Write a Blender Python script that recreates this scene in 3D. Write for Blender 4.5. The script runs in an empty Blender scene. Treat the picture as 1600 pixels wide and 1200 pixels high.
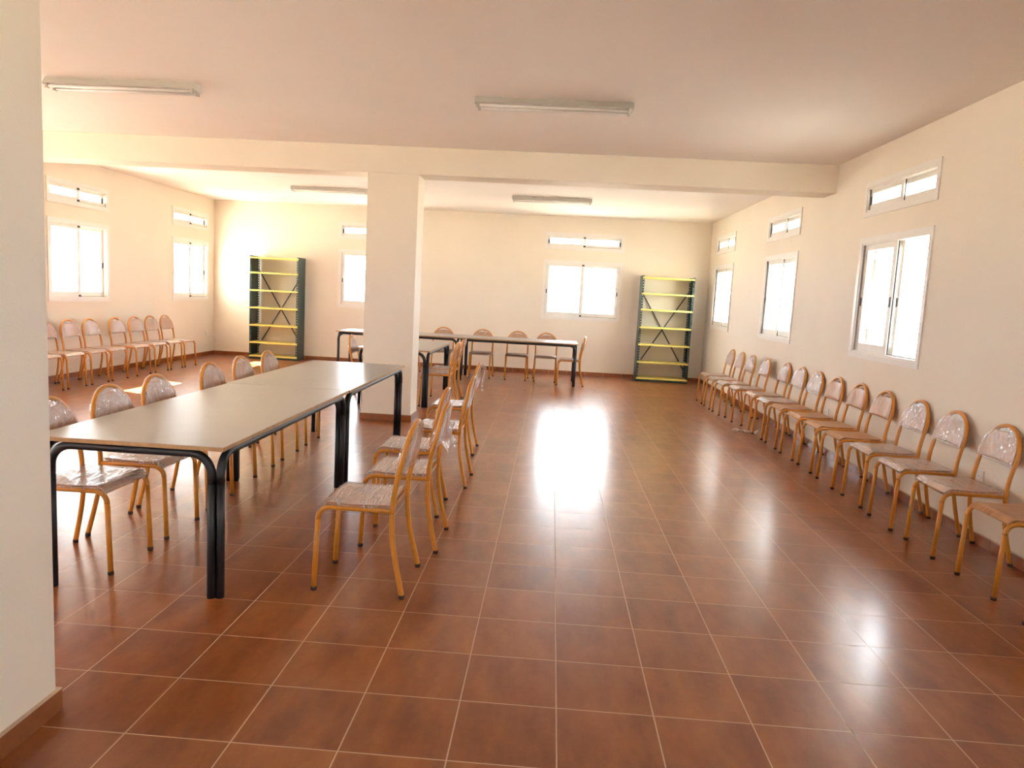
import bpy, bmesh, math, random
from mathutils import Vector, Matrix

# ------------------------------------------------------------------ camera, sky, sun, exposure
scn = bpy.context.scene
C = scn.collection
cd = bpy.data.cameras.new('camera')
cd.sensor_width = 36.0
cd.lens = 1149.1 / 1600.0 * 36.0
cam = bpy.data.objects.new('camera', cd)
C.objects.link(cam)
scn.camera = cam
_pi, _ro, _ya = 0.1204883, 0.0531749, -0.0491794
_cy, _sy = math.cos(_ya), math.sin(_ya)
_F = Vector((_sy * math.cos(_pi), _cy * math.cos(_pi), -math.sin(_pi)))
_R = Vector((_cy, -_sy, 0))
_U = _R.cross(_F)
_R2 = _R * math.cos(_ro) + _U * math.sin(_ro)
_U2 = -_R * math.sin(_ro) + _U * math.cos(_ro)
M = Matrix((_R2, _U2, -_F)).transposed().to_4x4()
M.translation = Vector((-0.1014, -2.5830, 1.5173))
cam.matrix_world = M
cd.clip_end = 300

SKY = 9.0
world = bpy.data.worlds.new('world')
scn.world = world
world.use_nodes = True
_bg = world.node_tree.nodes['Background']
_bg.inputs['Color'].default_value = (0.86, 0.93, 1.0, 1)
_bg.inputs['Strength'].default_value = SKY

sl = bpy.data.lights.new('sun', 'SUN')
sl.energy = 85.0
sl.angle = math.radians(0.6)
sl.color = (1.0, 0.95, 0.86)
sun = bpy.data.objects.new('sun', sl)
C.objects.link(sun)
sun.rotation_euler = Vector((1.0, -0.42, -0.95)).to_track_quat('-Z', 'Y').to_euler()
sun.location = (-12, 8, 12)

vs = scn.view_settings
vs.view_transform = 'Standard'
vs.look = 'None'
vs.gamma = 1.0
vs.use_curve_mapping = False
vs.exposure = 1.30
scn.cycles.diffuse_bounces = 8
scn.cycles.glossy_bounces = 5
scn.cycles.transparent_max_bounces = 24
scn.cycles.max_bounces = 14
scn.cycles.sample_clamp_indirect = 12

# ------------------------------------------------------------------ sizes
XL, XR, YB, YF, H = -6.94, 2.882, 12.02, -6.0, 3.083
WT = 0.22
TILE = 0.36
PI = math.pi

# ------------------------------------------------------------------ materials
class NT:
    def __init__(s, name):
        s.m = bpy.data.materials.new(name)
        s.m.use_nodes = True
        s.t = s.m.node_tree
        s.t.nodes.clear()
        s.out = s.t.nodes.new('ShaderNodeOutputMaterial')
    def n(s, typ, props=None, **ins):
        nd = s.t.nodes.new(typ)
        for k, v in (props or {}).items():
            setattr(nd, k, v)
        for k, v in ins.items():
            key = int(k[1:]) if k[0] == '_' and k[1:].isdigit() else k.replace('_', ' ')
            if hasattr(v, 'is_linked'):
                s.t.links.new(v, nd.inputs[key])
            elif hasattr(v, 'outputs'):
                s.t.links.new(v.outputs[0], nd.inputs[key])
            else:
                nd.inputs[key].default_value = v
        return nd
    def math(s, op, a, b=0.0, c=None):
        kw = dict(_0=a, _1=b)
        if c is not None:
            kw['_2'] = c
        return s.n('ShaderNodeMath', {'operation': op}, **kw)
    def link(s, a, b):
        s.t.links.new(a.outputs[0] if hasattr(a, 'outputs') else a, b)
    def ramp(s, f, pts):
        r = s.n('ShaderNodeValToRGB', Fac=f)
        e = r.color_ramp.elements
        while len(e) < len(pts):
            e.new(0.5)
        for i, (p, c) in enumerate(pts):
            e[i].position = p
            e[i].color = (*c, 1) if len(c) == 3 else c
        return r

def srgb(r, g, b):
    f = lambda c: (c / 255 / 12.92) if c / 255 <= 0.04045 else ((c / 255 + 0.055) / 1.055) ** 2.4
    return (f(r), f(g), f(b))

def simple(name, col, rough=0.5, metal=0.0, vary=0.0, scale=8.0, bump=0.0, bscale=40.0, spec=0.5):
    t = NT(name)
    tc = t.n('ShaderNodeTexCoord')
    p = t.n('ShaderNodeBsdfPrincipled', Roughness=rough, Metallic=metal, Base_Color=(*col, 1))
    p.inputs['Specular IOR Level'].default_value = spec
    if vary:
        nz = t.n('ShaderNodeTexNoise', Vector=tc.outputs['Object'], Scale=scale, Detail=4.0)
        lo = tuple(c * (1 - vary) for c in col)
        hi = tuple(min(1, c * (1 + vary)) for c in col)
        r = t.ramp(nz.outputs[0], [(0.3, lo), (0.7, hi)])
        t.link(r, p.inputs['Base Color'])
    if bump:
        nb = t.n('ShaderNodeTexNoise', Vector=tc.outputs['Object'], Scale=bscale, Detail=3.0)
        b = t.n('ShaderNodeBump', Strength=bump, Distance=0.01, Height=nb.outputs[0])
        t.link(b, p.inputs['Normal'])
    t.link(p, t.out.inputs[0])
    return t.m

WALL = simple('cream wall paint', (0.80, 0.728, 0.615), 0.62, vary=0.025, scale=1.3, bump=0.06, bscale=90, spec=0.35)
CEIL = simple('ceiling paint', (0.87, 0.84, 0.80), 0.8, vary=0.02, scale=0.9, bump=0.05, bscale=70, spec=0.2)
EXT = simple('outside render', (0.62, 0.55, 0.44), 0.9, vary=0.05)
GROUND = simple('pale outside ground', (0.42, 0.385, 0.32), 0.95, vary=0.12, scale=0.6)
ALU = simple('white window aluminium', (0.80, 0.77, 0.72), 0.35, vary=0.02)
ALUG = simple('brushed window track', (0.30, 0.29, 0.27), 0.4)
DARK = simple('dark latch plastic', (0.03, 0.03, 0.032), 0.45)
ORANGE = simple('orange painted tube', (0.60, 0.238, 0.026), 0.32, vary=0.06, scale=30)
RUBBER = simple('brown rubber foot', (0.05, 0.028, 0.02), 0.7)
BLACK = simple('black painted tube', (0.009, 0.010, 0.014), 0.42)
GREEN = simple('dark green enamel', (0.020, 0.055, 0.052), 0.35, vary=0.05)
YELLOW = simple('yellow enamel', (0.80, 0.71, 0.19), 0.38, vary=0.03)
BRACE = simple('dark brace steel', (0.05, 0.06, 0.06), 0.4)
LAMPW = simple('white lamp enamel', (0.62, 0.61, 0.56), 0.35)
TUBEG = simple('fluorescent tube glass', (0.85, 0.85, 0.82), 0.2)
OUTLET = simple('white outlet plastic', (0.85, 0.84, 0.80), 0.35)
GROUTL = simple('pale grout line', (0.55, 0.40, 0.27), 0.8)
BASE = simple('terracotta baseboard tile', (0.27, 0.088, 0.030), 0.22, vary=0.22, scale=6)
EDGE = simple('raw table edge', (0.42, 0.25, 0.115), 0.5, vary=0.18, scale=25)

def mat_floor():
    t = NT('glossy terracotta tiles')
    tc = t.n('ShaderNodeTexCoord')
    sx = t.n('ShaderNodeSeparateXYZ', Vector=tc.outputs['Object'])
    ids, ds, fs = [], [], []
    for ax in (0, 1):
        s = t.math('DIVIDE', sx.outputs[ax], TILE)
        fl = t.math('FLOOR', s)
        fr = t.math('SUBTRACT', s, fl)
        d = t.math('SUBTRACT', 0.5, t.math('ABSOLUTE', t.math('SUBTRACT', fr, 0.5)))
        ids.append(fl); ds.append(d); fs.append(fr)
    g = t.math('MINIMUM', ds[0], ds[1])
    grout = t.math('LESS_THAN', g, 0.0072)
    idv = t.n('ShaderNodeCombineXYZ', X=ids[0], Y=ids[1], Z=0.0)
    wn = t.n('ShaderNodeTexWhiteNoise', {'noise_dimensions': '3D'}, Vector=idv)
    off = t.n('ShaderNodeVectorMath', {'operation': 'SCALE'}, _0=wn.outputs['Color'], Scale=40.0)
    pos = t.n('ShaderNodeVectorMath', {'operation': 'ADD'}, _0=tc.outputs['Object'], _1=off)
    st = t.n('ShaderNodeMapping', Vector=pos, Scale=(5.0, 1.6, 1.0))
    n1 = t.n('ShaderNodeTexNoise', Vector=st, Scale=1.6, Detail=5.0, Roughness=0.6)
    n2 = t.n('ShaderNodeTexNoise', Vector=pos, Scale=28.0, Detail=3.0)
    f = t.math('ADD', t.math('MULTIPLY', n1.outputs[0], 0.75), t.math('MULTIPLY', n2.outputs[0], 0.12))
    f = t.math('ADD', f, t.math('MULTIPLY', wn.outputs['Value'], 0.13))
    col = t.ramp(f, [(0.34, (0.185, 0.048, 0.012)), (0.50, (0.262, 0.078, 0.019)), (0.68, (0.345, 0.118, 0.030))])
    mix = t.n('ShaderNodeMix', {'data_type': 'RGBA'}, Factor=grout)
    t.link(col, mix.inputs[6])
    mix.inputs[7].default_value = (0.58, 0.39, 0.26, 1)
    nr = t.n('ShaderNodeTexNoise', Vector=tc.outputs['Object'], Scale=3.0, Detail=4.0)
    rg = t.math('ADD', 0.278, t.math('MULTIPLY', nr.outputs[0], 0.02))
    rg = t.math('ADD', rg, t.math('MULTIPLY', grout, 0.5))
    # each tile slightly domed and slightly tipped
    cx = t.math('POWER', t.math('ABSOLUTE', t.math('SUBTRACT', fs[1], 0.5)), 2.0)
    cy2 = t.math('POWER', t.math('ABSOLUTE', t.math('SUBTRACT', fs[0], 0.5)), 2.0)
    hh = t.math('MULTIPLY', t.math('ADD', cx, cy2), -0.0011)
    wv = t.n('ShaderNodeMapping', Vector=pos, Scale=(1.0, 4.5, 1.0))
    nw = t.n('ShaderNodeTexNoise', Vector=wv, Scale=2.2, Detail=1.5)
    hh = t.math('ADD', hh, t.math('MULTIPLY', nw.outputs[0], 0.00012))
    sw = t.n('ShaderNodeSeparateColor', Color=wn.outputs['Color'])
    tip = t.math('ADD', t.math('MULTIPLY', t.math('SUBTRACT', sw.outputs[0], 0.5), fs[0]),
                 t.math('MULTIPLY', t.math('SUBTRACT', sw.outputs[1], 0.5), fs[1]))
    hh = t.math('ADD', hh, t.math('MULTIPLY', tip, 0.0007))
    hh = t.math('SUBTRACT', hh, t.math('MULTIPLY', grout, 0.0006))
    b = t.n('ShaderNodeBump', Strength=1.0, Distance=1.0, Height=hh)
    p = t.n('ShaderNodeBsdfPrincipled', Base_Color=mix.outputs[2], Roughness=rg, Normal=b)
    p.inputs['IOR'].default_value = 1.5
    p.inputs['Coat Weight'].default_value = 0.38
    p.inputs['Coat Roughness'].default_value = 0.18
    p.inputs['Specular IOR Level'].default_value = 0.36
    t.link(b, p.inputs['Coat Normal'])
    t.link(p, t.out.inputs[0])
    return t.m
FLOOR = mat_floor()

def mat_ply():
    t = NT('varnished plywood')
    tc = t.n('ShaderNodeTexCoord')
    oi = t.n('ShaderNodeObjectInfo')
    off = t.n('ShaderNodeVectorMath', {'operation': 'SCALE'}, _0=(3.1, 5.2, 7.3), Scale=oi.outputs['Random'])
    pos = t.n('ShaderNodeVectorMath', {'operation': 'ADD'}, _0=tc.outputs['Object'], _1=off)
    mp = t.n('ShaderNodeMapping', Vector=pos, Scale=(4.0, 30.0, 4.0))
    nz = t.n('ShaderNodeTexNoise', Vector=mp, Scale=2.0, Detail=6.0, Roughness=0.6)
    r = t.ramp(nz.outputs[0], [(0.3, (0.34, 0.155, 0.06)), (0.55, (0.48, 0.235, 0.095)), (0.75, (0.58, 0.31, 0.14))])
    p = t.n('ShaderNodeBsdfPrincipled', Base_Color=r.outputs[0], Roughness=0.28)
    t.link(p, t.out.inputs[0])
    return t.m
PLY = mat_ply()

def mat_top():
    t = NT('grey beige table laminate')
    tc = t.n('ShaderNodeTexCoord')
    nz = t.n('ShaderNodeTexNoise', Vector=tc.outputs['Object'], Scale=3.0, Detail=5.0)
    r = t.ramp(nz.outputs[0], [(0.3, (0.29, 0.278, 0.255)), (0.7, (0.33, 0.315, 0.29))])
    n2 = t.n('ShaderNodeTexNoise', Vector=tc.outputs['Object'], Scale=420.0, Detail=1.0)
    b = t.n('ShaderNodeBump', Strength=0.12, Distance=0.001, Height=n2.outputs[0])
    rr = t.math('ADD', 0.285, t.math('MULTIPLY', nz.outputs[0], 0.05))
    p = t.n('ShaderNodeBsdfPrincipled', Base_Color=r.outputs[0], Roughness=rr, Normal=b)
    t.link(p, t.out.inputs[0])
    return t.m
TOP = mat_top()

def schlick(t, normal=None):
    lw = t.n('ShaderNodeLayerWeight', Blend=0.5)
    if normal is not None:
        t.link(normal, lw.inputs['Normal'])
    return t.math('ADD', 0.04, t.math('MULTIPLY', t.math('POWER', lw.outputs['Facing'], 5.0), 0.9))

def mat_film(name, scale_vec, milky, gl=0.22, fold_glint_w=0.3):
    """thin crinkled cling film: mostly see-through, glossy, with milky folds and wrinkle highlights painted as white streaks"""
    t = NT(name)
    tc = t.n('ShaderNodeTexCoord')
    oi = t.n('ShaderNodeObjectInfo')
    off = t.n('ShaderNodeVectorMath', {'operation': 'SCALE'}, _0=(9.1, 5.7, 7.3), Scale=oi.outputs['Random'])
    pos = t.n('ShaderNodeVectorMath', {'operation': 'ADD'}, _0=tc.outputs['Object'], _1=off)
    wob = t.n('ShaderNodeTexNoise', Vector=pos, Scale=7.0, Detail=2.0)
    w2 = t.n('ShaderNodeVectorMath', {'operation': 'SCALE'}, _0=wob.outputs['Color'], Scale=0.045)
    p2 = t.n('ShaderNodeVectorMath', {'operation': 'ADD'}, _0=pos, _1=w2)
    mp = t.n('ShaderNodeMapping', Vector=p2, Scale=scale_vec)
    nz = t.n('ShaderNodeTexNoise', Vector=mp, Scale=1.0, Detail=3.0, Roughness=0.65)
    fold = t.ramp(nz.outputs[0], [(0.54, (0, 0, 0)), (0.64, (1, 1, 1))])  # white streaks: the film's milky folds plus highlights painted into the colour
    nz2 = t.n('ShaderNodeTexNoise', Vector=p2, Scale=45.0, Detail=3.0)
    hgt = t.math('ADD', nz.outputs[0], t.math('MULTIPLY', nz2.outputs[0], 0.12))
    b = t.n('ShaderNodeBump', Strength=1.0, Distance=0.018, Height=hgt)
    tr = t.n('ShaderNodeBsdfTransparent', Color=(0.96, 0.96, 0.96, 1))
    df = t.n('ShaderNodeBsdfDiffuse', Color=(0.93, 0.92, 0.93, 1), Normal=b)
    tl = t.n('ShaderNodeBsdfTranslucent', Color=(0.80, 0.79, 0.80, 1))
    dd = t.n('ShaderNodeMixShader', Fac=0.4, _1=df, _2=tl)
    g = t.n('ShaderNodeBsdfGlossy', Color=(1, 1, 1, 1), Roughness=0.11, Normal=b)
    fr = schlick(t, b)
    mf = t.math('ADD', milky, t.math('MULTIPLY', fold.outputs[0], fold_glint_w))
    m1 = t.n('ShaderNodeMixShader', Fac=mf, _1=tr, _2=dd)
    gf = t.math('ADD', t.math('MULTIPLY', fr, 0.9), gl * 0.5)
    m2 = t.n('ShaderNodeMixShader', Fac=gf, _1=m1, _2=g)
    t.link(m2, t.out.inputs[0])
    return t.m
FILM_SEAT = mat_film('cling film on seat', (85.0, 2.6, 12.0), 0.04, 0.2, 0.75)
FILM_BACK = mat_film('cling film on backrest', (30.0, 45.0, 9.0), 0.03, 0.06, 0.26)
FILM_LOOSE = mat_film('loose cling film', (30.0, 34.0, 12.0), 0.07, 0.4)

def mat_glass():
    t = NT('window glass')
    tr = t.n('ShaderNodeBsdfTransparent', Color=(0.97, 0.98, 0.98, 1))
    g = t.n('ShaderNodeBsdfGlossy', Roughness=0.01)
    fr = schlick(t)
    m = t.n('ShaderNodeMixShader', Fac=fr, _1=tr, _2=g)
    t.link(m, t.out.inputs[0])
    return t.m
GLASS = mat_glass()

# ------------------------------------------------------------------ mesh helpers
class MB:
    def __init__(s):
        s.v, s.f, s.mi, s.sm = [], [], [], []
    def face(s, idx, mi=0, smooth=False):
        s.f.append(tuple(idx)); s.mi.append(mi); s.sm.append(smooth)
    def box(s, x0, x1, y0, y1, z0, z1, mi=0):
        b = len(s.v)
        s.v += [(x0, y0, z0), (x1, y0, z0), (x1, y1, z0), (x0, y1, z0), (x0, y0, z1), (x1, y0, z1), (x1, y1, z1), (x0, y1, z1)]
        for q in ((0, 3, 2, 1), (4, 5, 6, 7), (0, 1, 5, 4), (1, 2, 6, 5), (2, 3, 7, 6), (3, 0, 4, 7)):
            s.face([b + i for i in q], mi)
        return s
    def tube(s, pts, r, n=10, cap=True, flat=1.0):
        pts = [Vector(p) for p in pts]
        tans = []
        for i in range(len(pts)):
            a = pts[max(i - 1, 0)]; c = pts[min(i + 1, len(pts) - 1)]
            tans.append((c - a).normalized())
        up = Vector((0, 0, 1)) if abs(tans[0].z) < 0.9 else Vector((0, 1, 0))
        nrm = (up - tans[0] * up.dot(tans[0])).normalized()
        rings = []
        for i, p in enumerate(pts):
            nrm = (nrm - tans[i] * nrm.dot(tans[i])).normalized()
            bn = tans[i].cross(nrm)
            base = len(s.v)
            for k in range(n):
                a = 2 * PI * k / n
                q = p + nrm * (r * math.cos(a)) + bn * (r * flat * math.sin(a))
                s.v.append(tuple(q))
            rings.append(base)
        for i in range(len(rings) - 1):
            for k in range(n):
                k2 = (k + 1) % n
                s.face([rings[i] + k, rings[i] + k2, rings[i + 1] + k2, rings[i + 1] + k], 0, True)
        if cap:
            s.face([rings[0] + k for k in range(n)][::-1])
            s.face([rings[-1] + k for k in range(n)])
        return s
    def grid(s, fn, nu, nv, closed_u=False, smooth=True, mi=0):
        b = len(s.v)
        for j in range(nv + 1):
            for i in range(nu + (0 if closed_u else 1)):
                s.v.append(tuple(fn(i / nu, j / nv)))
        w = nu + (0 if closed_u else 1)
        for j in range(nv):
            for i in range(nu):
                i2 = (i + 1) % w
                s.face([b + j * w + i, b + j * w + i2, b + (j + 1) * w + i2, b + (j + 1) * w + i], mi, smooth)
        return s
    def prism(s, outline, axis_fn, d0, d1, mi=0, mi_side=None):
        """outline of 2-D points, axis_fn(u, v, d) -> 3-D"""
        n = len(outline); b = len(s.v)
        for d in (d0, d1):
            for (u, v) in outline:
                s.v.append(tuple(axis_fn(u, v, d)))
        s.face([b + i for i in range(n)][::-1], mi)
        s.face([b + n + i for i in range(n)], mi)
        for i in range(n):
            j = (i + 1) % n
            s.face([b + i, b + j, b + n + j, b + n + i], mi if mi_side is None else mi_side)
        return s
    def obj(s, name, mats, parent=None, bevel=0.0, fixn=False):
        me = bpy.data.meshes.new(name)
        me.from_pydata(s.v, [], s.f)
        if not isinstance(mats, (list, tuple)):
            mats = [mats]
        for m in mats:
            me.materials.append(m)
        me.polygons.foreach_set('material_index', s.mi)
        me.polygons.foreach_set('use_smooth', s.sm)
        if fixn or bevel:
            bm = bmesh.new(); bm.from_mesh(me)
            if fixn:
                bmesh.ops.recalc_face_normals(bm, faces=bm.faces)
            if bevel:
                es = [e for e in bm.edges if len(e.link_faces) == 2 and e.calc_face_angle(0) > 0.6]
                bmesh.ops.bevel(bm, geom=es, offset=bevel, segments=2, affect='EDGES', profile=0.6)
            bm.to_mesh(me); bm.free()
        me.update()
        o = bpy.data.objects.new(name, me)
        C.objects.link(o)
        if parent:
            o.parent = parent
        return o

def spline(pts, sub=6):
    pts = [Vector(p) for p in pts]
    out = []
    for i in range(len(pts) - 1):
        p0 = pts[max(i - 1, 0)]; p1 = pts[i]; p2 = pts[i + 1]; p3 = pts[min(i + 2, len(pts) - 1)]
        for k in range(sub):
            t = k / sub
            out.append(0.5 * ((2 * p1) + (p2 - p0) * t + (2 * p0 - 5 * p1 + 4 * p2 - p3) * t * t + (3 * p1 - p0 - 3 * p2 + p3) * t ** 3))
    out.append(pts[-1])
    return out

def arc(c, a, b, r, n=8):
    """points c + r*(cos*a + sin*b) over a quarter turn"""
    c, a, b = Vector(c), Vector(a), Vector(b)
    return [c + r * (math.cos(t * PI / 2 / n) * a + math.sin(t * PI / 2 / n) * b) for t in range(n + 1)]

def empty(name, loc=(0, 0, 0), rz=0.0):
    o = bpy.data.objects.new(name, None)
    o.empty_display_size = 0.1
    C.objects.link(o)
    o.location = loc
    o.rotation_euler = (0, 0, rz)
    return o

def tag(o, label, cat, group=None, kind=None):
    o['label'] = label
    o['category'] = cat
    if group:
        o['group'] = group
    if kind:
        o['kind'] = kind
    return o

def struct(o):
    o['kind'] = 'structure'
    return o

def copy_tree(o, parent=None):
    c = o.copy()
    C.objects.link(c)
    if parent:
        c.parent = parent
    for ch in list(o.children):
        copy_tree(ch, c)
    return c

# ------------------------------------------------------------------ room shell
WZ = (1.09, 2.24)      # large window
TZ = (2.44, 2.77)      # transom
WW = 1.40
right_win = [4.22, 7.48, 10.75, -2.32]
left_win = [7.81, 11.09, 4.54, 1.27, -2.0, -4.6]
back_win = [-3.70, 0.45]
back_w = [WW, 1.55]
front_win = [-4.6, 0.6]

def wall_mesh(name, a0, a1, holes, frame):
    """frame(u, d, z): u along the wall, d outwards"""
    us = sorted({a0, a1} | {h[0] for h in holes} | {h[1] for h in holes})
    zs = sorted({0.0, H + 0.16} | {h[2] for h in holes} | {h[3] for h in holes})
    def hole(i, j):
        if i < 0 or j < 0 or i >= len(us) - 1 or j >= len(zs) - 1:
            return None
        u = (us[i] + us[i + 1]) / 2; z = (zs[j] + zs[j + 1]) / 2
        return any(h[0] < u < h[1] and h[2] < z < h[3] for h in holes)
    mb = MB(); vid = {}
    def v(i, j, k):
        if (i, j, k) not in vid:
            vid[(i, j, k)] = len(mb.v)
            mb.v.append(tuple(frame(us[i], k * WT, zs[j])))
        return vid[(i, j, k)]
    for i in range(len(us) - 1):
        for j in range(len(zs) - 1):
            if hole(i, j):
                continue
            mb.face([v(i, j, 0), v(i + 1, j, 0), v(i + 1, j + 1, 0), v(i, j + 1, 0)], 0)
            mb.face([v(i, j, 1), v(i, j + 1, 1), v(i + 1, j + 1, 1), v(i + 1, j, 1)], 1)
            for (di, dj, q) in ((-1, 0, ((i, j), (i, j + 1))), (1, 0, ((i + 1, j), (i + 1, j + 1))), (0, -1, ((i, j), (i + 1, j))), (0, 1, ((i, j + 1), (i + 1, j + 1)))):
                hh = hole(i + di, j + dj)
                if hh or hh is None:
                    (a, b), (c, d) = q
                    mb.face([v(a, b, 0), v(c, d, 0), v(c, d, 1), v(a, b, 1)], 0)
    return struct(mb.obj(name, [WALL, EXT], fixn=True))

def holes_for(cs, ws=None, z=True):
    hs = []
    for k, c in enumerate(cs):
        w = ws[k] if ws else WW
        for (z0, z1) in (WZ, TZ):
            hs.append((c - w / 2 + 0.045, c + w / 2 - 0.045, z0 + 0.045, z1 - 0.045))
    return hs

def fl_mesh(name, x0, x1, y0, y1, z0, z1, m):
    return struct(MB().box(x0, x1, y0, y1, z0, z1).obj(name, m))

fl_mesh('floor', XL - WT, XR + WT, YF - WT, YB + WT, -0.15, 0.0, FLOOR)
fl_mesh('ceiling', XL, XR, YF, YB, H, H + 0.16, CEIL)
wall_mesh('wall_right', YF - WT, YB + WT, holes_for(right_win), lambda u, d, z: (XR + d, u, z))
wall_mesh('wall_left', YF - WT, YB + WT, holes_for(left_win), lambda u, d, z: (XL - d, u, z))
wall_mesh('wall_back', XL, XR, holes_for(back_win, back_w), lambda u, d, z: (u, YB + d, z))
wall_mesh('wall_front', XL, XR, holes_for(front_win), lambda u, d, z: (u, YF - d, z))
PX0, PX1, PY = -2.03, -1.740, -0.265
struct(MB().box(PX0, PX1, YF, PY, 0, H).obj('wall_partition', WALL, bevel=0.006))
# beam and column
CX0, CX1, CY0, CY1 = -2.24, -1.665, 5.72, 6.10
ZB = 2.787
struct(MB().box(XL, XR, CY0, CY1, ZB, H).obj('trim_1', WALL, bevel=0.006))['label'] = 'cream ceiling beam crossing the room'
struct(MB().box(CX0, CX1, CY0, CY1, 0, ZB).obj('trim_2', WALL, bevel=0.006))['label'] = 'square cream column under the beam'
# roof slab with wide eaves, ground outside
fl_mesh('roof', XL - 1.85, XR + 1.5, YF - 1.5, YB + 1.85, H + 0.02 + 0.14, H + 0.34, EXT)
tag(MB().box(-70, 70, -70, 70, -0.45, -0.30).obj('ground', GROUND), 'pale sunlit ground outside the windows', 'ground', kind='structure')

# baseboards (tile strips with a pale grout bead on top)
def baseboard(name, segs):
    """segs: list of (x0,y0,x1,y1) footprints along the wall, with joints"""
    mb = MB()
    for (x0, x1, y0, y1) in segs:
        mb.box(x0, x1, y0, y1, 0.0, 0.074, 0)
        mb.box(x0, x1, y0, y1, 0.074, 0.079, 1)
    return struct(mb.obj(name, [BASE, GROUTL]))
def run(a, b):
    out = []; u = a
    while u < b - 1e-6:
        v = min(u + TILE - 0.003, b)
        out.append((u, v)); u += TILE
    return out
T = 0.013
baseboard('baseboard_right', [(XR - T, XR, a, b) for a, b in run(YF, YB)])
baseboard('baseboard_left', [(XL, XL + T, a, b) for a, b in run(YF, YB)])
baseboard('baseboard_back', [(a, b, YB - T, YB) for a, b in run(XL, XR)])
baseboard('baseboard_front', [(a, b, YF, YF + T) for a, b in run(XL, PX0)] + [(a, b, YF, YF + T) for a, b in run(PX1, XR)])
baseboard('baseboard_partition', [(PX1, PX1 + T, PY + T - (b - YF), PY + T - (a - YF)) for a, b in run(YF, PY + T)] +
          [(a, b, PY, PY + T) for a, b in run(PX0, PX1)] + [(PX0 - T, PX0, a, b) for a, b in run(YF, PY)])
baseboard('baseboard_column', [(a, b, CY0 - T, CY0) for a, b in run(CX0 - T, CX1 + T)] + [(a, b, CY1, CY1 + T) for a, b in run(CX0 - T, CX1 + T)] +
          [(CX1, CX1 + T, a, b) for a, b in run(CY0, CY1)] + [(CX0 - T, CX0, a, b) for a, b in run(CY0, CY1)])

# ------------------------------------------------------------------ windows
wcount = [0]
def ring(mb, x0, x1, z0, z1, w, y0, y1, mi=0, wb=None):
    wb = wb or w
    mb.box(x0, x0 + w, y0, y1, z0, z1, mi)
    mb.box(x1 - w, x1, y0, y1, z0, z1, mi)
    mb.box(x0 + w, x1 - w, y0, y1, z1 - w, z1, mi)
    mb.box(x0 + w, x1 - w, y0, y1, z0, z0 + wb, mi)

def make_window(loc, rz, w, z0, z1, style='closed', blocks=False, label=None):
    wcount[0] += 1
    e = empty('window_%d' % wcount[0], loc, rz)
    struct(e)
    e['label'] = label
    hw = w / 2; h = z1 - z0
    # trim flange on the wall face plus the frame lining the opening
    mb = MB()
    ring(mb, -hw, hw, 0, h, 0.05, -0.012, 0.0)
    ring(mb, -hw + 0.045, hw - 0.045, 0.045, h - 0.045, 0.022, -0.004, 0.125)
    mb.obj('window_frame', ALU, e)
    # two tracks at the foot and the jambs
    mt = MB()
    for y in (0.032, 0.068):
        mt.box(-hw + 0.067, hw - 0.067, y, y + 0.004, 0.067, 0.078)
    for sx in (-1, 1):
        xs = sorted((sx * (hw - 0.067), sx * (hw - 0.0695)))
        mt.box(*xs, 0.004, 0.019, 0.067, h - 0.067)
    mt.obj('track', ALUG, e)
    a, b = -hw + 0.052, hw - 0.052
    zb, zt = 0.055, h - 0.052
    mid = 0.0
    st = 0.068 if h > 0.6 else 0.056
    if style == 'open':
        sashes = [(a + 0.01, mid + 0.035, 0.034), (a + 0.125, mid + 0.10, 0.070)]
    else:
        sashes = [(a, mid + 0.032, 0.034), (mid - 0.032, b, 0.070)]
    for k, (x0, x1, yc) in enumerate(sashes):
        s = MB()
        ring(s, x0, x1, zb, zt, st, yc - 0.014, yc + 0.014, 0, st + (0.02 if h > 0.6 else 0.012))
        so = s.obj('sash', ALU, e, bevel=0.002)
        g = MB().box(x0 + st - 0.004, x1 - st + 0.004, yc - 0.002, yc + 0.002, zb + st, zt - st + 0.004).obj('pane', GLASS, so)
        lx = x0 + st * 0.45 if k == 0 else x1 - st * 0.45
        zl = h * 0.47
        MB().box(lx - 0.009, lx + 0.009, yc - 0.021, yc - 0.014, zl - 0.04, zl + 0.04).obj('latch', DARK, so, bevel=0.002)
        sx_ = x1 if k == 0 else x0
        sg = 1 if k == 0 else -1
        xs = sorted((sx_, sx_ + sg * 0.0015))
        MB().box(*xs, yc - 0.005, yc + 0.005, zb + 0.01, zt - 0.01).obj('rubber_seal', DARK, so)
        if style == 'open' and k == 0:
            MB().box(x1 - 0.032, x1 - 0.014, yc - 0.021, yc - 0.014, zl - 0.045, zl + 0.045).obj('latch', DARK, so, bevel=0.002)
    if blocks:
        for z in (0.069, h - 0.097):
            MB().box(mid - 0.022, mid + 0.022, 0.008, 0.018, z, z + 0.03).obj('stop_block', DARK, e)
    return e

def pair(side, c, w=WW, style='closed', blocks=False, where=''):
    if side == 'right':
        f = lambda z: ((XR, c, z), -PI / 2)
    elif side == 'left':
        f = lambda z: ((XL, c, z), PI / 2)
    elif side == 'back':
        f = lambda z: ((c, YB, z), 0.0)
    else:
        f = lambda z: ((c, YF, z), PI)
    l, r = f(WZ[0])
    make_window(l, r, w, *WZ, style=style, blocks=blocks, label='tall white sliding window ' + where)
    l, r = f(TZ[0])
    make_window(l, r, w, *TZ, style='closed', blocks=blocks, label='low white transom window ' + where)

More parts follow.
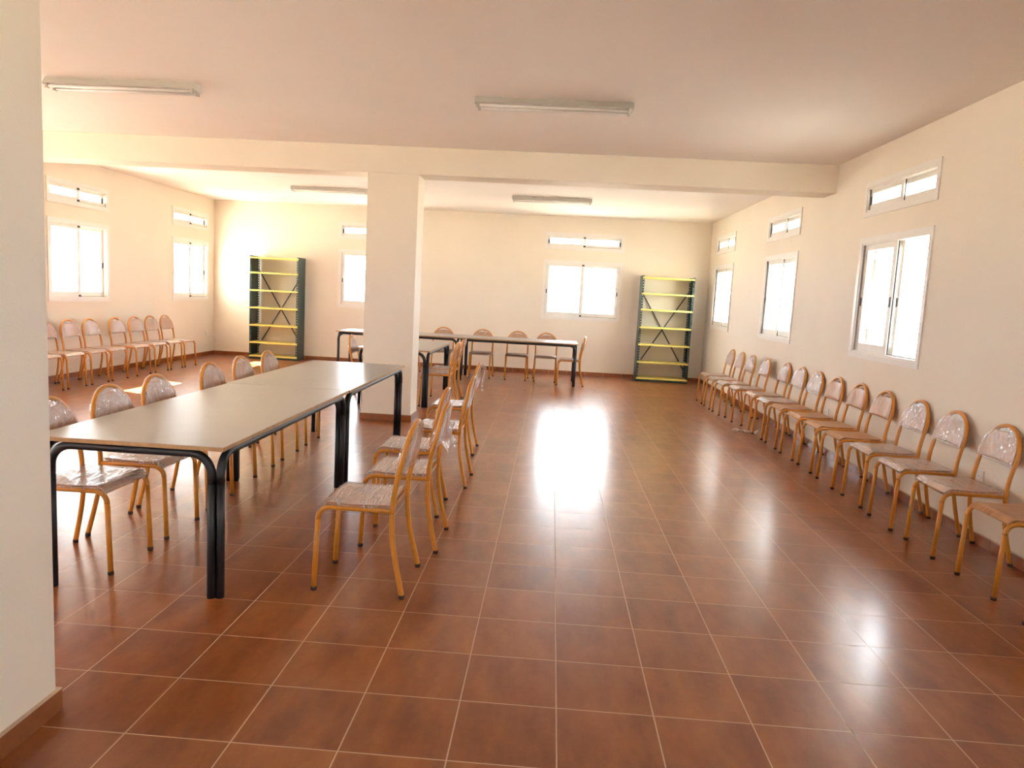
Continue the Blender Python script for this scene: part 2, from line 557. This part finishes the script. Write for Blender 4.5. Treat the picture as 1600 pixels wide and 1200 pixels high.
pair('right', right_win[0], style='open', where='nearest on the right wall')
pair('right', right_win[1], where='in the middle of the right wall')
pair('right', right_win[2], where='on the right wall nearest the far corner')
pair('left', left_win[0], blocks=True, where='on the left wall beside the near pillar')
pair('left', left_win[1], blocks=True, where='on the left wall nearest the far corner')
pair('back', back_win[0], blocks=True, where='on the back wall half hidden by the column')
pair('back', back_win[1], w=back_w[1], blocks=True, where='on the back wall right of the column')
for c in right_win[3:]:  # unseen window pair, added to brighten the near partition
    pair('right', c, where='added on the right wall behind the camera to light the partition')
for c in left_win[2:]:
    pair('left', c, where='on the left wall hidden by the near pillar')
for c in front_win:
    pair('front', c, where='on the wall behind the camera')

# ------------------------------------------------------------------ chairs
TR = 0.0135
def post_profile(z):
    P = [(0.0, -0.229), (0.07, -0.213), (0.14, -0.196), (0.24, -0.174), (0.34, -0.163), (0.43, -0.161), (0.50, -0.166), (0.56, -0.175), (0.64, -0.192), (0.72, -0.209), (0.80, -0.224), (0.87, -0.240)]
    for (a, xa), (b, xb) in zip(P, P[1:]):
        if z <= b:
            return xa + (xb - xa) * (z - a) / (b - a)
    return P[-1][1]
def post_y(z):
    return 0.218 - 0.028 * min(z, 0.45) / 0.45
AW, AZ = 0.190, 0.661          # arch half width, spring line of the arch

def film_sheet(rng, w, h, n=10, curl=0.04):
    """one loose crumpled sheet; u across, v down from 0"""
    ph = [rng.uniform(0, 6.28) for _ in range(6)]
    def fn(u, v):
        yy = (u - 0.5) * w * (1 - 0.35 * v * math.sin(ph[0] + 3 * u))
        x = curl * (math.sin(7 * u + ph[1]) * 0.5 + 0.4 * math.sin(13 * u + 5 * v + ph[2]) + 0.5 * math.sin(6 * v + ph[3]) * v)
        z = -v * h * (0.85 + 0.15 * math.sin(5 * u + ph[4]))
        return (x, yy, z)
    return fn

def make_chair(film_seat=True, film_back=True, tail=0, seed=0):
    e = empty('school_chair')
    # --- back frame: both posts above the seat and the arch, one tube
    left = [(post_profile(z), post_y(z), z) for z in (0.42, 0.46, 0.50, 0.56, 0.62, AZ)]
    n = 12
    archp = []
    for k in range(1, n):
        a = PI * k / n
        z = AZ + AW * math.sin(a) * 1.0
        archp.append((post_profile(z), AW * math.cos(a), z))
    right = [(x, -y, z) for (x, y, z) in left[::-1]]
    path = spline(left + archp + right, 3)
    MB().tube(path, TR, 10).obj('back_frame', ORANGE, e)
    # --- legs
    for s in (1, -1):
        pts = spline([(post_profile(z), s * post_y(z), z) for z in (0.012, 0.08, 0.16, 0.26, 0.34, 0.42)], 3)
        lg = MB().tube(pts, TR, 10).obj('leg', ORANGE, e)
        p = pts[0]
        MB().tube([(p.x - 0.001, p.y, 0.0), (p.x, p.y, 0.018)], TR + 0.0016, 10).obj('rubber_foot', RUBBER, lg)
    RB = 0.062
    for s in (1, -1):
        y = s * 0.185
        pts = [Vector((0.225, y, 0.012)), Vector((0.218, y, 0.2)), Vector((0.211, y, 0.369))]
        lg = MB().tube(pts, TR, 10).obj('leg', ORANGE, e)
        MB().tube([(0.2255, y, 0.0), (0.225, y, 0.018)], TR + 0.0016, 10).obj('rubber_foot', RUBBER, lg)
    # --- seat frame: bends and rails, one tube per side, and two cross bars
    sf = MB()
    for s in (1, -1):
        y = s * 0.185
        c = Vector((0.211 - RB, y, 0.369))
        pts = [Vector((0.211, y, 0.369))] + arc(c, (1, 0, 0), (0, 0, 1), RB, 8)[1:] + [Vector((0.0, y * 1.005, 0.431)), Vector((-0.158, s * 0.190, 0.431))]
        sf.tube(pts, TR, 10)
    sf.tube([(-0.150, -0.185, 0.428), (-0.150, 0.185, 0.428)], 0.008, 8)
    sf.tube([(-0.118, -0.18, 0.424), (-0.118, 0.18, 0.424)], 0.008, 8)
    sf.tube([(0.115, -0.18, 0.424), (0.115, 0.18, 0.424)], 0.008, 8)
    sf.obj('seat_frame', ORANGE, e)
    # --- seat: bent plywood with a rolled front edge
    def seat_c(t):
        x = 0.203 - 0.343 * t
        z = 0.4465 + 0.003 * math.cos(PI * 2 * t)
        if t < 0.13:
            k = (0.13 - t) / 0.13
            z -= 0.026 * k * k
        return x, z
    def seat_shell(grow, th, nn=16):
        top = []; bot = []
        for i in range(nn + 1):
            t = i / nn
            x, z = seat_c(t)
            if i == 0: x += grow
            if i == nn: x -= grow
            top.append((x, z + th + grow)); bot.append((x, z - grow))
        return top + bot[::-1]
    sb = MB()
    sec = seat_shell(0, 0.009)
    m = len(sec)
    ys = [(-0.186, -0.0), (-0.178, 0), (0, 0), (0.178, 0), (0.186, 0)]
    sb.prism(sec, lambda u, v, d: (u, d, v), -0.186, 0.186)
    sb.obj('seat', PLY, e, bevel=0.002, fixn=True)
    rng = random.Random(seed)
    if film_seat:
        NN = 72
        sec = seat_shell(0.0050, 0.009, NN)
        fb = MB()
        m = len(sec); NY = 30
        fp = [(rng.uniform(60, 330), rng.uniform(-16, 16), rng.uniform(0, 6.28), rng.uniform(3, 9), rng.uniform(0, 6.28)) for _ in range(9)]
        def fn(u, v):
            k = int(round(u * m)) % m
            x, z = sec[k]
            y = -0.203 + 0.406 * v
            j = 0.0
            for (f1, f2, p1, f3, p3) in fp:
                w_ = math.sin(f1 * x + f2 * y + p1 + 0.6 * math.sin(f3 * y * 3 + p3))
                j += 0.0011 * max(0.0, w_) ** 3 * (0.5 + 0.5 * math.sin(f3 * y * 2 + p1))
            ed = min(1.0, min(v, 1 - v) * 12)
            top = k <= NN
            return (x, y - (0.004 * (1 - ed) * (1 if v > 0.5 else -1)), z + (j * ed if top else -0.3 * j))
        fb.grid(fn, m, NY, closed_u=True)
        b = len(fb.v)
        fb.face([i for i in range(m)][::-1]); fb.face([NY * m + i for i in range(m)])
        fb.obj('plastic_wrap', FILM_SEAT, e)
    # --- backrest plate: D shape with a hand slot under the arch
    pw = AW + 0.002
    zb = 0.628
    out = [(-pw, zb + 0.012), (-pw + 0.012, zb)] + [(pw - 0.012, zb), (pw, zb + 0.012)]
    ang0 = math.radians(56)
    for k in range(0, 9):
        a = ang0 * k / 8
        out.append((pw * math.cos(a), AZ + pw * math.sin(a)))
    x1 = pw * math.cos(ang0); z1 = AZ + pw * math.sin(ang0)
    for k in range(1, 12):
        u = x1 * (1 - 2 * k / 12)
        q = u / x1
        z = z1 - 0.030 * (1 - q ** 4) + 0.014 * math.exp(-(q * 3.2) ** 2) + 0.0
        out.append((u, z))
    for k in range(8, -1, -1):
        a = ang0 * k / 8
        out.append((-pw * math.cos(a), AZ + pw * math.sin(a)))
    def back_xyz(u, v, d):
        dish = 0.018 * max(0.0, 1 - (u / AW) ** 2)
        return (post_profile(v) + d - dish, u, v)
    pb = MB()
    # plate as horizontal slices so that it can be dished
    def half_at(z):
        if z <= AZ: return pw
        return math.sqrt(max(pw * pw - (z - AZ) ** 2, 0))
    NU, NV = 16, 12
    def top_at(u):
        au = abs(u)
        zarc = AZ + math.sqrt(max(pw * pw - au * au, 0))
        if au >= x1: return zarc
        q = u / x1
        return z1 - 0.014 * (1 - q ** 4) + 0.012 * math.exp(-(q * 3.2) ** 2)
    for side, d in ((1, 0.019), (-1, 0.010)):
        def fn(a, b_, d=d):
            u = -math.cos(a * PI) * (pw - 0.0005)
            v = zb + (top_at(u) - zb) * b_
            return back_xyz(u, v, d)
        pb.grid(fn, NU, NV)
    w = NU + 1
    tot = w * (NV + 1)
    for i in range(NU):
        pb.face([i, i + 1, tot + i + 1, tot + i])
        pb.face([NV * w + i, NV * w + i + 1, tot + NV * w + i + 1, tot + NV * w + i])
    for j in range(NV):
        pb.face([j * w, (j + 1) * w, tot + (j + 1) * w, tot + j * w])
        pb.face([j * w + NU, (j + 1) * w + NU, tot + (j + 1) * w + NU, tot + j * w + NU])
    pb.obj('backrest', PLY, e, fixn=True)
    if film_back:
        R2_ = AW + 0.006
        BU, BV = 56, 26
        fb = MB()
        zb2 = zb - 0.012
        fq = [(rng.uniform(50, 260), rng.uniform(-70, 70), rng.uniform(0, 6.28), rng.uniform(3, 10), rng.uniform(0, 6.28)) for _ in range(8)]
        for d in (0.0225, -0.0145):
            def fn(a, b_, d=d):
                u = -math.cos(a * PI) * R2_ * 0.998
                zt = AZ + math.sqrt(max(R2_ ** 2 - u * u, 0)) * 0.995
                v = zb2 + (zt - zb2) * b_
                wr = 0.0
                for (f1, f2, p1, f3, p3) in fq:
                    w_ = math.sin(f1 * u + f2 * v + p1 + 0.9 * math.sin(f3 * v * 4 + p3))
                    wr += 0.0013 * max(0.0, w_) ** 3
                wr *= (1 if d > 0 else -1)
                dish = (0.016 if d > 0 else 0.004) * max(0.0, 1 - (u / AW) ** 2)
                return (post_profile(v) + d - dish + wr, u, v)
            fb.grid(fn, BU, BV)
        w = BU + 1; tot = w * (BV + 1)
        for i in range(BU):
            fb.face([i, i + 1, tot + i + 1, tot + i], 0, True)
            fb.face([BV * w + i, BV * w + i + 1, tot + BV * w + i + 1, tot + BV * w + i], 0, True)
        for j in range(BV):
            fb.face([j * w, (j + 1) * w, tot + (j + 1) * w, tot + j * w], 0, True)
            fb.face([j * w + BU, (j + 1) * w + BU, tot + (j + 1) * w + BU, tot + j * w + BU], 0, True)
        fb.obj('plastic_wrap', FILM_BACK, e, fixn=True)
    if tail:
        if tail == 1:      # long strip hanging from the top of the backrest
            f = film_sheet(rng, 0.15, 0.25, curl=0.022)
            o3 = MB().grid(f, 14, 14).obj('plastic_wrap', FILM_LOOSE, e)
            o3.location = (-0.272, -0.04, 0.84)
            o3['label'] = 'loose tail of cling film hanging down'
        elif tail == 2:    # wide bulging sheet behind the lower backrest
            f = film_sheet(rng, 0.30, 0.17, curl=0.035)
            o3 = MB().grid(f, 16, 12).obj('plastic_wrap', FILM_LOOSE, e)
            o3.location = (-0.262, 0.02, 0.74)
            o3['label'] = 'loose bulging sheet of cling film'
        else:
            f = film_sheet(rng, 0.12, 0.12, curl=0.018)
            o3 = MB().grid(f, 12, 10).obj('plastic_wrap', FILM_LOOSE, e)
            o3.location = (-0.268, 0.0, 0.87)
            o3['label'] = 'small loose flap of cling film'
    return e

protos = {}
rg = random.Random(5)
def chair(x, y, rz, label, group, kind=(True, True, 0)):
    """x, y: middle between the front and rear feet; rz: where the sitter would face"""
    key = kind + (rg.randrange(3),) if kind == (True, True, 0) else kind + (0,)
    if key not in protos:
        protos[key] = make_chair(*kind, seed=sum(map(int, kind)) * 7 + key[3] * 3 + 1)
        c = protos[key]
    else:
        c = copy_tree(protos[key])
    c.location = (x, y, 0)
    c.rotation_euler = (0, 0, rz)
    return tag(c, label, 'chair', group)

W_, BARE, SEATBARE = (True, True, 0), (False, False, 0), (False, True, 0)
# row along the right wall, facing left
GR = 'orange school chairs lined up along the right wall'
rr = [
 (2.28, 9.00, W_, 'film wrapped orange chair at the far end of the right wall row, nearest the shelf'),
 (2.28, 8.42, W_, 'film wrapped orange chair second from the far end of the right wall row'),
 (2.29, 7.87, W_, 'film wrapped orange chair third from the far end of the right wall row'),
 (2.35, 7.36, W_, 'film wrapped orange chair fourth from the far end, before a gap and a wall shadow'),
 (2.41, 6.73, W_, 'film wrapped orange chair on the right wall, fifth from the far end'),
 (2.405, 6.16, W_, 'film wrapped orange chair on the right wall, second behind the three bare ones'),
 (2.405, 5.62, SEATBARE, 'film wrapped orange chair on the right wall, next behind the three bare backed ones'),
 (2.405, 5.06, BARE, 'bare plywood orange chair, farthest of the three unwrapped on the right wall'),
 (2.41, 4.51, BARE, 'bare plywood orange chair, middle of the three unwrapped on the right wall'),
 (2.40, 3.95, BARE, 'bare plywood orange chair, nearest of the three unwrapped on the right wall'),
 (2.405, 3.37, W_, 'film wrapped orange chair on the right wall, next in front of the three bare ones'),
 (2.385, 2.80, W_, 'film wrapped orange chair on the right wall, second in front of the three bare ones'),
 (2.396, 2.235, W_, 'film wrapped orange chair with whole backrest seen, nearest whole chair on the right wall'),
 (2.40, 1.60, SEATBARE, 'orange chair with shiny brown seat cut off by the right picture edge'),
 (2.375, 0.92, W_, 'orange chair of the right row, only a front foot showing at the picture edge'),
]
for i, (x, y, k, lab) in enumerate(rr):
    chair(x - 0.0 + 0.225 - 0.0, y, PI + rg.uniform(-0.02, 0.02), lab, GR, k)
# row along the left wall, facing right
GL = 'orange school chairs lined up along the left wall'
lrow = [(6.25, 'only its seat and legs clear of the pillar edge'), (6.72, 'first whose backrest shows beside the pillar'), (7.215, 'second with a visible backrest'),
        (7.685, 'third with a visible backrest'), (8.31, 'fourth with a visible backrest'), (8.83, 'third from the far end'),
        (9.30, 'second from the far end'), (9.765, 'at the far end, nearest the shelf unit')]
for y, lab in lrow:
    chair(-6.29 - 0.225, y, 0.0, 'orange chair on the left wall, ' + lab, GL)
# left side of the long table, facing right
GT = 'orange school chairs on the left of the long table'
for x, y, lab in [(-2.262, 1.085, 'nearest, cut by the pillar edge'), (-2.265, 1.635, 'second from the pillar'), (-2.29, 2.205, 'third from the pillar'),
                  (-2.335, 3.09, 'beside the table joint'), (-2.345, 3.70, 'second from the far end'), (-2.352, 4.33, 'farthest of them')]:
    chair(x - 0.225, y, 0.0, 'chair tucked in left of the long table, ' + lab, GT)
# right side of the long table, facing left
GQ = 'orange school chairs pulled out on the right of the long table'
for x, y, k, lab in [(-1.213, 1.085, W_, 'nearest, whole chair in view'), (-1.15, 1.748, (True, True, 2), 'second, with loose film behind its backrest'),
                     (-1.25, 2.425, W_, 'third from the camera'), (-1.15, 3.205, (True, True, 3), 'fourth from the camera'),
                     (-1.225, 4.40, (True, True, 1), 'farthest, with a film tail hanging from its backrest')]:
    chair(x + 0.225, y, PI, 'orange chair right of the long table, ' + lab, GQ, k)
# table behind the column
GC = 'orange school chairs around the table behind the column'
chair(-1.775 + 0.225, 7.08, PI, 'orange chair right of the table behind the column, nearer of two', GC)
chair(-1.78 + 0.225, 7.68, PI, 'orange chair right of the table behind the column, farther, film flap on top', GC, (True, True, 3))
chair(-2.37 - 0.225, 7.38, 0, 'film wrapped chair just left of the column, at the hidden table side', GC)
chair(-2.37 - 0.225, 8.15, 0, 'film wrapped chair almost hidden by the left edge of the column', GC)
# behind the far row of tables, facing the camera
GF = 'orange school chairs behind the far table row'
for x, lab in [(-2.72, 'leftmost, mostly behind the column edge'), (-2.08, 'second from the left, left of the table joint'), (-1.35, 'third from the left'),
               (-0.70, 'fourth from the left'), (-0.175, 'rightmost, below the bright window')]:
    chair(x, 10.735, -PI / 2, 'orange chair behind the far table, ' + lab, GF)
chair(0.270, 10.345, PI, 'orange chair seen edge on at the right end of the far table', 'chair at the head of the far table')

# ------------------------------------------------------------------ tables
def make_table(L, W, ht=0.743):
    """L along local Y, W along local X; origin on the floor at the middle"""
    e = empty('canteen_table')
    hx, hy = W / 2, L / 2
    t = MB()
    t.box(-hx, hx, -hy, hy, ht - 0.0205, ht - 0.0015, 0)
    t.box(-hx + 0.001, hx - 0.001, -hy + 0.001, hy - 0.001, ht - 0.0015, ht, 1)
    t.obj('tabletop', [EDGE, TOP], e, bevel=0.0012)
    r = 0.0205; zr = ht - 0.0205 - r; RR = 0.10
    # end frames (across) and side frames (along): each one upside-down U of tube
    for s in (1, -1):
        y = s * (hy - 0.030)
        xx = hx - 0.069; xa = hx - 0.078
        fr = MB()
        pts = [Vector((-xa, y, zr - RR - 0.04)), Vector((-xa, y, zr - RR))] + arc((-xa + RR, y, zr - RR), (-1, 0, 0), (0, 0, 1), RR)[1:] + arc((xx - RR, y, zr - RR), (0, 0, 1), (1, 0, 0), RR) + [Vector((xx, y, zr - RR - 0.04))]
        fr.tube(pts, r, 12)
        fr.obj('end_rail', BLACK, e)
        for q in (xx, -xa):
            MB().tube([(q, y, 0.0), (q, y, 0.3), (q, y, zr - RR - 0.04)], r, 12).obj('leg', BLACK, e)
    for s in (1, -1):
        x = s * (hx - 0.030)
        yy = hy - 0.040
        fr = MB()
        pts = [Vector((x, -yy, zr - RR - 0.04)), Vector((x, -yy, zr - RR))] + arc((x, -yy + RR, zr - RR), (0, -1, 0), (0, 0, 1), RR)[1:] + arc((x, yy - RR, zr - RR), (0, 0, 1), (0, 1, 0), RR) + [Vector((x, yy, zr - RR - 0.04))]
        fr.tube(pts, r, 12)
        fr.obj('side_rail', BLACK, e)
        for q in (1, -1):
            MB().tube([(x, q * yy, 0.0), (x, q * yy, 0.3), (x, q * yy, zr - RR - 0.04)], r, 12).obj('leg', BLACK, e)
    return e
TW = 0.945
def table(x0, x1, y0, y1, label, rot=False):
    L = (x1 - x0) if rot else (y1 - y0)
    Wd = (y1 - y0) if rot else (x1 - x0)
    t = make_table(L, Wd)
    t.location = ((x0 + x1) / 2, (y0 + y1) / 2, 0)
    if rot:
        t.rotation_euler = (0, 0, PI / 2)
    return tag(t, label, 'table', 'grey topped tables with black tube legs')
table(-2.515, -1.585, 0.69, 2.812, 'grey topped black legged table nearest the camera, front of the long pair')
table(-2.535, -1.580, 2.818, 4.86, 'grey topped table pushed behind the nearest one, ending beside the column')
table(-2.59, -1.645, 6.80, 8.74, 'grey topped table standing behind the column')
table(-3.83, -1.678, 10.02, 10.90, 'grey topped table of the far row, left half, crossing behind the column', True)
table(-1.672, 0.372, 10.02, 10.90, 'grey topped table of the far row, right half, with clear right end', True)

# ------------------------------------------------------------------ shelf units
def make_shelves(x0, x1, y0, zs, label, hh=2.015):
    e = empty('shelf_unit', ((x0 + x1) / 2, y0 + 0.2, 0))
    hw = (x1 - x0) / 2; d = 0.40 / 2
    for s in (-1, 1):
        p = MB()
        xo = s * hw; xi = xo - s * 0.002
        p.box(min(xo, xi), max(xo, xi), -d, d, 0.0, hh)
        # perforated flanges, front and rear: real openings between rungs
        for yf, dy in ((-d, 0.002), (d - 0.002, 0.002)):
            w = 0.036
            a, b = sorted((xo, xo - s * w))
            s1 = sorted((xo, xo - s * 0.011)); s2 = sorted((xo - s * 0.026, xo - s * w))
            p.box(*s1, yf, yf + dy, 0, hh)
            p.box(*s2, yf, yf + dy, 0, hh)
            m1 = sorted((xo - s * 0.011, xo - s * 0.026))
            k = 0
            z = 0.0
            while z < hh - 1e-6:
                p.box(*m1, yf, yf + dy, z, min(z + 0.030, hh))
                z += 0.050
        p.obj('side_panel', GREEN, e)
    for z in zs:
        t = MB()
        x_in = hw - 0.006
        t.box(-x_in, x_in, -d + 0.004, d - 0.004, z - 0.002, z)
        t.box(-x_in, x_in, -d - 0.002, -d + 0.0035, z - 0.032, z)
        t.box(-x_in, x_in, d - 0.006, d - 0.004, z - 0.030, z)
        t.obj('shelf', YELLOW, e, bevel=0.0008)
    zt, zb = hh - 0.26, 0.22
    for s in (-1, 1):
        a = Vector((-s * (hw - 0.02), d + 0.003 + 0.003 * s, zb)); b = Vector((s * (hw - 0.02), d + 0.003 + 0.003 * s, zt))
        dirv = (b - a).normalized(); nn = Vector((-dirv.z, 0, dirv.x)) * 0.012
        m = MB()
        y1_, y2_ = a.y - 0.0012, a.y + 0.0012
        out = [(a.x + nn.x, a.z + nn.z), (b.x + nn.x, b.z + nn.z), (b.x - nn.x, b.z - nn.z), (a.x - nn.x, a.z - nn.z)]
        m.prism(out, lambda u, v, dd: (u, dd, v), y1_, y2_)
        m.obj('cross_brace', BRACE, e, fixn=True)
    MB().box(-hw + 0.003, hw - 0.003, -d + 0.012, -d + 0.014, 0.0, 0.045).obj('kick_plate', GREEN, e)
    return tag(e, label, 'shelves', 'green and yellow shelf units on the back wall')
make_shelves(-6.02, -5.055, YB - 0.43, [1.99, 1.70, 1.36, 1.02, 0.68, 0.34, 0.075], 'green steel shelf unit with yellow shelves, left of the column near the far left corner')
make_shelves(1.57, 2.555, YB - 0.43, [1.99, 1.69, 1.385, 1.05, 0.72, 0.385, 0.075], 'green steel shelf unit with yellow shelves, right corner beside the right wall windows')

# ------------------------------------------------------------------ ceiling lights
def make_lamp():
    e = empty('ceiling_light')
    L = 0.63
    # trapezoid spine against the ceiling
    sec = [(-0.030, 0.0), (-0.030, -0.022), (-0.052, -0.048), (-0.046, -0.050), (-0.018, -0.034), (0.018, -0.034), (0.046, -0.050), (0.052, -0.048), (0.030, -0.022), (0.030, 0.0)]
    m = MB()
    m.prism([(-0.036, 0.0), (-0.075, -0.052), (-0.070, -0.055), (-0.030, -0.018), (0.030, -0.018), (0.070, -0.055), (0.075, -0.052), (0.036, 0.0)], lambda u, v, d: (d, u, v), -L, L)
    m.obj('reflector', LAMPW, e, fixn=True)
    MB().box(-L + 0.01, L - 0.01, -0.026, 0.026, -0.048, -0.016).obj('ballast_housing', LAMPW, e, bevel=0.003)
    for s in (-1, 1):
        MB().tube([(-L + 0.035, s * 0.048, -0.070), (0, s * 0.048, -0.070), (L - 0.035, s * 0.048, -0.070)], 0.013, 10).obj('fluorescent_tube', TUBEG, e)
        for q in (-1, 1):
            c = MB()
            c.box(min(q * (L - 0.034), q * (L - 0.012)), max(q * (L - 0.034), q * (L - 0.012)), s * 0.048 - 0.016, s * 0.048 + 0.016, -0.090, -0.034)
            c.obj('lamp_holder', LAMPW, e, bevel=0.004)
    for q in (-1, 1):
        MB().prism([(-0.036, 0.0), (-0.075, -0.052), (-0.066, -0.060), (0.066, -0.060), (0.075, -0.052), (0.036, 0.0)], lambda u, v, d: (d, u, v), q * L, q * (L + 0.004)).obj('end_cap', LAMPW, e, fixn=True)
    return e
lamp0 = make_lamp()
for i, (x, y, lab) in enumerate([(-0.185, 3.56, 'white fluorescent batten on the near ceiling, right one'), (-3.72, 3.50, 'white fluorescent batten on the near ceiling, left one by the pillar'),
                                (-0.21, 9.40, 'white fluorescent batten behind the beam, right of the column'), (-3.80, 9.42, 'white fluorescent batten behind the beam, cut by the column')]):
    l = lamp0 if i == 0 else copy_tree(lamp0)
    l.location = (x, y, H)
    tag(l, lab, 'ceiling light', 'fluorescent ceiling lights')

# ------------------------------------------------------------------ wall sockets
def make_socket():
    e = empty('wall_socket')
    MB().box(-0.042, 0.042, -0.010, 0.0, -0.042, 0.042).obj('socket_plate', OUTLET, e, bevel=0.003)
    MB().tube([(0, -0.0125, 0), (0, -0.0095, 0)], 0.026, 16).obj('socket_face', OUTLET, e)
    h = MB()
    for s in (-1, 1):
        h.tube([(s * 0.0095, -0.0133, 0), (s * 0.0095, -0.0115, 0)], 0.0032, 8)
    h.obj('socket_holes', DARK, e)
    return e
sk = make_socket()
for i, (x, y, z, rz, lab) in enumerate([
        (XR, 2.50, 0.46, -PI / 2, 'white wall socket behind the nearest whole chair on the right wall'),
        (XR, 5.33, 0.455, -PI / 2, 'white wall socket seen between the chair legs midway along the right wall'),
        (XR, 8.20, 0.455, -PI / 2, 'white wall socket low on the right wall near the farthest chairs'),
        (XL, 11.72, 0.45, PI / 2, 'white wall socket on the left wall by the far corner')]):
    s = sk if i == 0 else copy_tree(sk)
    s.location = (x, y, z)
    s.rotation_euler = (0, 0, rz)
    tag(s, lab, 'wall socket', 'white wall sockets')

# ------------------------------------------------------------------ scrap of film on the floor
rs = random.Random(3)
def scrap(u, v):
    x = (u - 0.5) * 0.30; y = (v - 0.5) * 0.13
    z = 0.012 + 0.011 * math.sin(19 * u + 3 * v) + 0.012 * math.sin(13 * v + 5 * u) + 0.03 * (abs(u - 0.5) ** 2) * (1 + math.sin(9 * v))
    return (x + 0.02 * math.sin(9 * v), y + 0.01 * math.sin(11 * u), max(z, 0.001))
o = MB().grid(scrap, 24, 18).obj('plastic_film', FILM_LOOSE)
o.location = (2.31, 6.445, 0)
tag(o, 'crumpled scrap of clear film lying on the tiles under the right row of chairs', 'plastic film')
